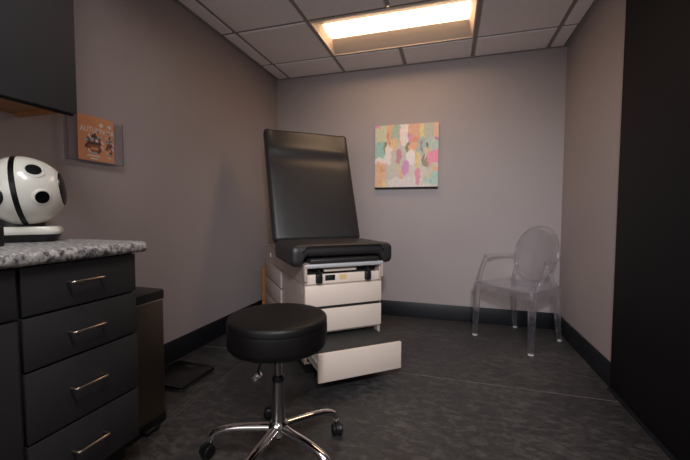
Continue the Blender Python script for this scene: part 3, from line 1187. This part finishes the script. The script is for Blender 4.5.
def text(name, body, size, y, z, m, lvl=2, stretch=1.0):
    cu = bpy.data.curves.new(name, 'FONT')
    cu.body = body
    cu.size = size
    cu.extrude = 0.0002
    cu.offset = 0.0006
    cu.align_x = 'LEFT'
    tmp = bpy.data.objects.new(name, cu)
    COL.objects.link(tmp)
    dg = bpy.context.evaluated_depsgraph_get()
    me = bpy.data.meshes.new_from_object(tmp.evaluated_get(dg))
    bpy.data.objects.remove(tmp)
    # text xy -> local y,z on the sheet, facing +x
    me.transform(Matrix(((0, 0, 1, 0.0016), (stretch, 0, 0, y), (0, 1, 0, z), (0, 0, 0, 1))))
    me.materials.clear()
    return link(name, me, m, cd)


text('title_text', 'AUTUMN MA', 0.040, Y0 + 0.010, 0.036, 'ink_white', stretch=0.78)
for yy, zz, ww in ((-0.010, -0.084, 0.070), (-0.008, -0.098, 0.040), (0.078, -0.086, 0.020)):
    flat('caption_line', rrect(ww, 0.006, 0.002, 2), 'ink_white', y=yy, z=zz)      # print too small to read
for yy in (0.035, 0.082):
    flat('round_badge', circ(0.011, 16), 'ink_white', y=yy, z=0.082)
# backpack with straps, pocket and items round it, and a second narrower one beside it
for oy, sx in ((-0.005, 1.0), (0.080, 0.42)):
    flat('backpack', rrect(0.078 * sx, 0.080, 0.015, 4), 'ink_brown', lvl=1, y=oy, z=-0.024)
    flat('backpack_flap', rrect(0.070 * sx, 0.010, 0.004, 2), 'ink_dark', lvl=2, y=oy, z=-0.020)
    flat('backpack_pocket', rrect(0.040 * sx, 0.014, 0.004, 3), 'card', lvl=2, y=oy, z=-0.046)
    flat('backpack_handle', rrect(0.030 * sx, 0.012, 0.005, 3), 'ink_dark', lvl=2, y=oy, z=0.018)
    for k in range(10):
        a = 2 * PI * k / 10 + 0.3
        flat('drawn_item', rrect(0.010 * max(sx, .6), 0.022, 0.003, 2), ['ink_white', 'ink_blue', 'ink_dark'][k % 3], lvl=3,
             y=oy + 0.045 * sx * math.cos(a), z=-0.022 + 0.046 * math.sin(a), rot=a * 1.7)
    flat('drawn_item', circ(0.010 * sx, 12), 'ink_blue', lvl=3, y=oy - 0.012 * sx, z=0.0)
    flat('drawn_item', circ(0.008 * sx, 12), 'ink_white', lvl=3, y=oy + 0.014 * sx, z=-0.004)

# ================================================================== painting
pt = thing('painting', 'square abstract canvas with pastel paint dabs on the back wall', 'painting', (1.240, YB, 1.575))
PW, PH, PD = 0.302, 0.300, 0.036
dabs = [  # u, v (from top), ru, rv, sRGB
    (.45, .85, .40, .22, (206, 194, 184)), (.30, .70, .12, .28, (188, 178, 162)), (.55, .95, .3, .1, (214, 202, 194)),
    (.45, .42, .09, .18, (186, 180, 172)), (.08, .15, .12, .17, (188, 188, 146)), (.02, .02, .05, .04, (214, 110, 160)),
    (.25, .13, .05, .12, (222, 152, 108)), (.36, .13, .07, .16, (142, 166, 140)), (.41, .18, .02, .12, (226, 130, 150)),
    (.48, .13, .075, .17, (234, 216, 206)), (.64, .11, .095, .14, (212, 150, 112)), (.755, .11, .03, .12, (222, 196, 110)),
    (.86, .11, .085, .17, (168, 172, 148)), (.97, .10, .045, .13, (222, 160, 132)), (.09, .42, .115, .12, (126, 176, 162)),
    (.29, .31, .065, .08, (216, 176, 118)), (.18, .37, .028, .065, (116, 102, 48)), (.23, .20, .02, .10, (206, 112, 88)),
    (.385, .50, .032, .10, (184, 104, 116)), (.57, .23, .035, .07, (196, 116, 170)), (.625, .34, .062, .12, (232, 154, 106)),
    (.635, .25, .05, .04, (224, 120, 80)), (.535, .36, .018, .07, (110, 100, 54)), (.74, .37, .075, .13, (138, 176, 160)),
    (.745, .34, .018, .06, (156, 96, 130)), (.92, .33, .085, .11, (166, 184, 168)), (.83, .44, .06, .07, (202, 182, 140)),
    (.86, .33, .014, .035, (70, 74, 66)), (.93, .53, .085, .085, (238, 116, 150)), (.89, .60, .05, .06, (232, 124, 152)),
    (.22, .48, .05, .12, (232, 216, 206)), (.07, .57, .10, .055, (236, 214, 208)), (.575, .52, .058, .10, (234, 224, 218)),
    (.49, .68, .045, .09, (196, 118, 176)), (.52, .62, .03, .05, (200, 130, 186)), (.69, .58, .035, .13, (222, 190, 112)),
    (.775, .52, .018, .07, (140, 64, 92)), (.81, .60, .035, .06, (122, 114, 74)), (.90, .72, .08, .07, (190, 182, 154)),
    (.07, .80, .10, .19, (220, 156, 112)), (.15, .95, .02, .06, (226, 196, 92)), (.10, .70, .03, .05, (204, 144, 84)),
    (.42, .79, .035, .06, (226, 160, 112)), (.68, .84, .038, .11, (216, 116, 140)), (.93, .88, .13, .09, (150, 188, 172)),
    (.96, .71, .035, .045, (232, 160, 100)), (.84, .80, .04, .05, (220, 178, 120)), (.80, .93, .05, .03, (190, 196, 176)),
    (.37, .68, .02, .05, (214, 190, 110)), (.99, .25, .02, .03, (186, 90, 140)), (.78, .74, .05, .07, (200, 188, 172)),
]
NG = 110
verts, faces, cols = [], [], []
for j in range(NG + 1):
    for i in range(NG + 1):
        u, v = i / NG, j / NG
        verts.append((-PW + 2 * PW * u, -PD, PH - 2 * PH * v))
        wv = Vector((u * 9, v * 6, 0.3))
        du = u + 0.045 * noise.noise(wv) + 0.022 * noise.noise(wv * 3.1)
        dv_ = v + 0.050 * noise.noise(wv + Vector((7, 3, 1))) + 0.024 * noise.noise(wv * 3.3 + Vector((1, 9, 4)))
        c = (204, 192, 180)
        for (a, b, ru, rv_, rgb) in dabs:
            q = abs((du - a) / (ru * 1.10)) ** 3.4 + abs((dv_ - b) / (rv_ * 1.10)) ** 3.0
            if q < 1.25:
                f = min(1.0, max(0.0, (1.25 - q) / 0.45)) * 0.93
                c = tuple(c[k] + (rgb[k] - c[k]) * f for k in range(3))
        c = tuple(k + (252 - k) * 0.22 for k in c)
        s = 1 + 0.06 * noise.noise(Vector((u * 40, v * 16, 2)))
        cols.append(srgb(*[min(255, k * s) for k in c]))
for j in range(NG):
    for i in range(NG):
        a = j * (NG + 1) + i
        faces.append((a, a + NG + 1, a + NG + 2, a + 1))
me = bpy.data.meshes.new('canvas_face')
me.from_pydata(verts, [], faces)
ca = me.color_attributes.new('paint', 'FLOAT_COLOR', 'POINT')
ca.data.foreach_set('color', [x for c in cols for x in c])
link('canvas_face', me, 'canvas', pt)
box('stretcher', (-PW + 0.001, PW - 0.001, -PD + 0.0006, -0.001, -PH + 0.002, PH - 0.002), 'reflector', pt)
box('lower_edge_strip', (-PW, PW, -PD, -0.001, -PH - 0.014, -PH + 0.0015), 'dark', pt)['label'] = 'dark lower edge'  # dark strip along the lower edge of the canvas

# ================================================================== added fill lamp out of view, shaped as an examination lamp
el = thing('added_fill_lamp', 'added unseen fill lamp shaped as a white examination lamp on a stand', 'lamp', (1.93, -3.50, 0))
lathe('base', [(0, 0.0), (0.20, 0.0), (0.20, 0.02), (0.12, 0.05), (0.03, 0.07), (0, 0.07)], 'white_gloss', el, 36)
lathe('pole', [(0, 0.0705), (0.014, 0.0705), (0.014, 1.30), (0, 1.30)], 'chrome', el, 18)
hp = Vector((-0.06, 0.16, 1.80))
aim = (Vector(FILL_AIM) - (Vector((1.93, -3.50, 0)) + hp)).normalized()
tube('gooseneck', catmull([(0, 0, 1.301), (0.0, -0.02, 1.50), (-0.02, -0.02, 1.70), tuple(hp - aim * 0.125)], 8), 0.009, 'plastic', el, 12)
hm = Matrix.Translation(hp) @ aim.to_track_quat('Z', 'Y').to_matrix().to_4x4()
lathe('head', [(0.0, -0.125), (0.03, -0.124), (0.05, -0.10), (0.085, -0.03), (0.105, 0.0), (0.102, 0.0), (0.082, -0.032), (0.046, -0.098), (0.0, -0.112)],
      'white_gloss', el, 36, hm)
ld_ = bpy.data.lights.new('added_fill_spot', 'SPOT')
ld_.energy = FILL_POWER
ld_.color = (0.93, 0.96, 1.0)
ld_.spot_size = math.radians(FILL_CONE)
ld_.spot_blend = 1.0
ld_.shadow_soft_size = 0.09
lo_ = bpy.data.objects.new('added_fill_spot', ld_)
COL.objects.link(lo_)
lo_.matrix_world = Matrix.Translation(Vector((1.93, -3.50, 0)) + hp + aim * 0.02) @ (-aim).to_track_quat('Z', 'Y').to_matrix().to_4x4()
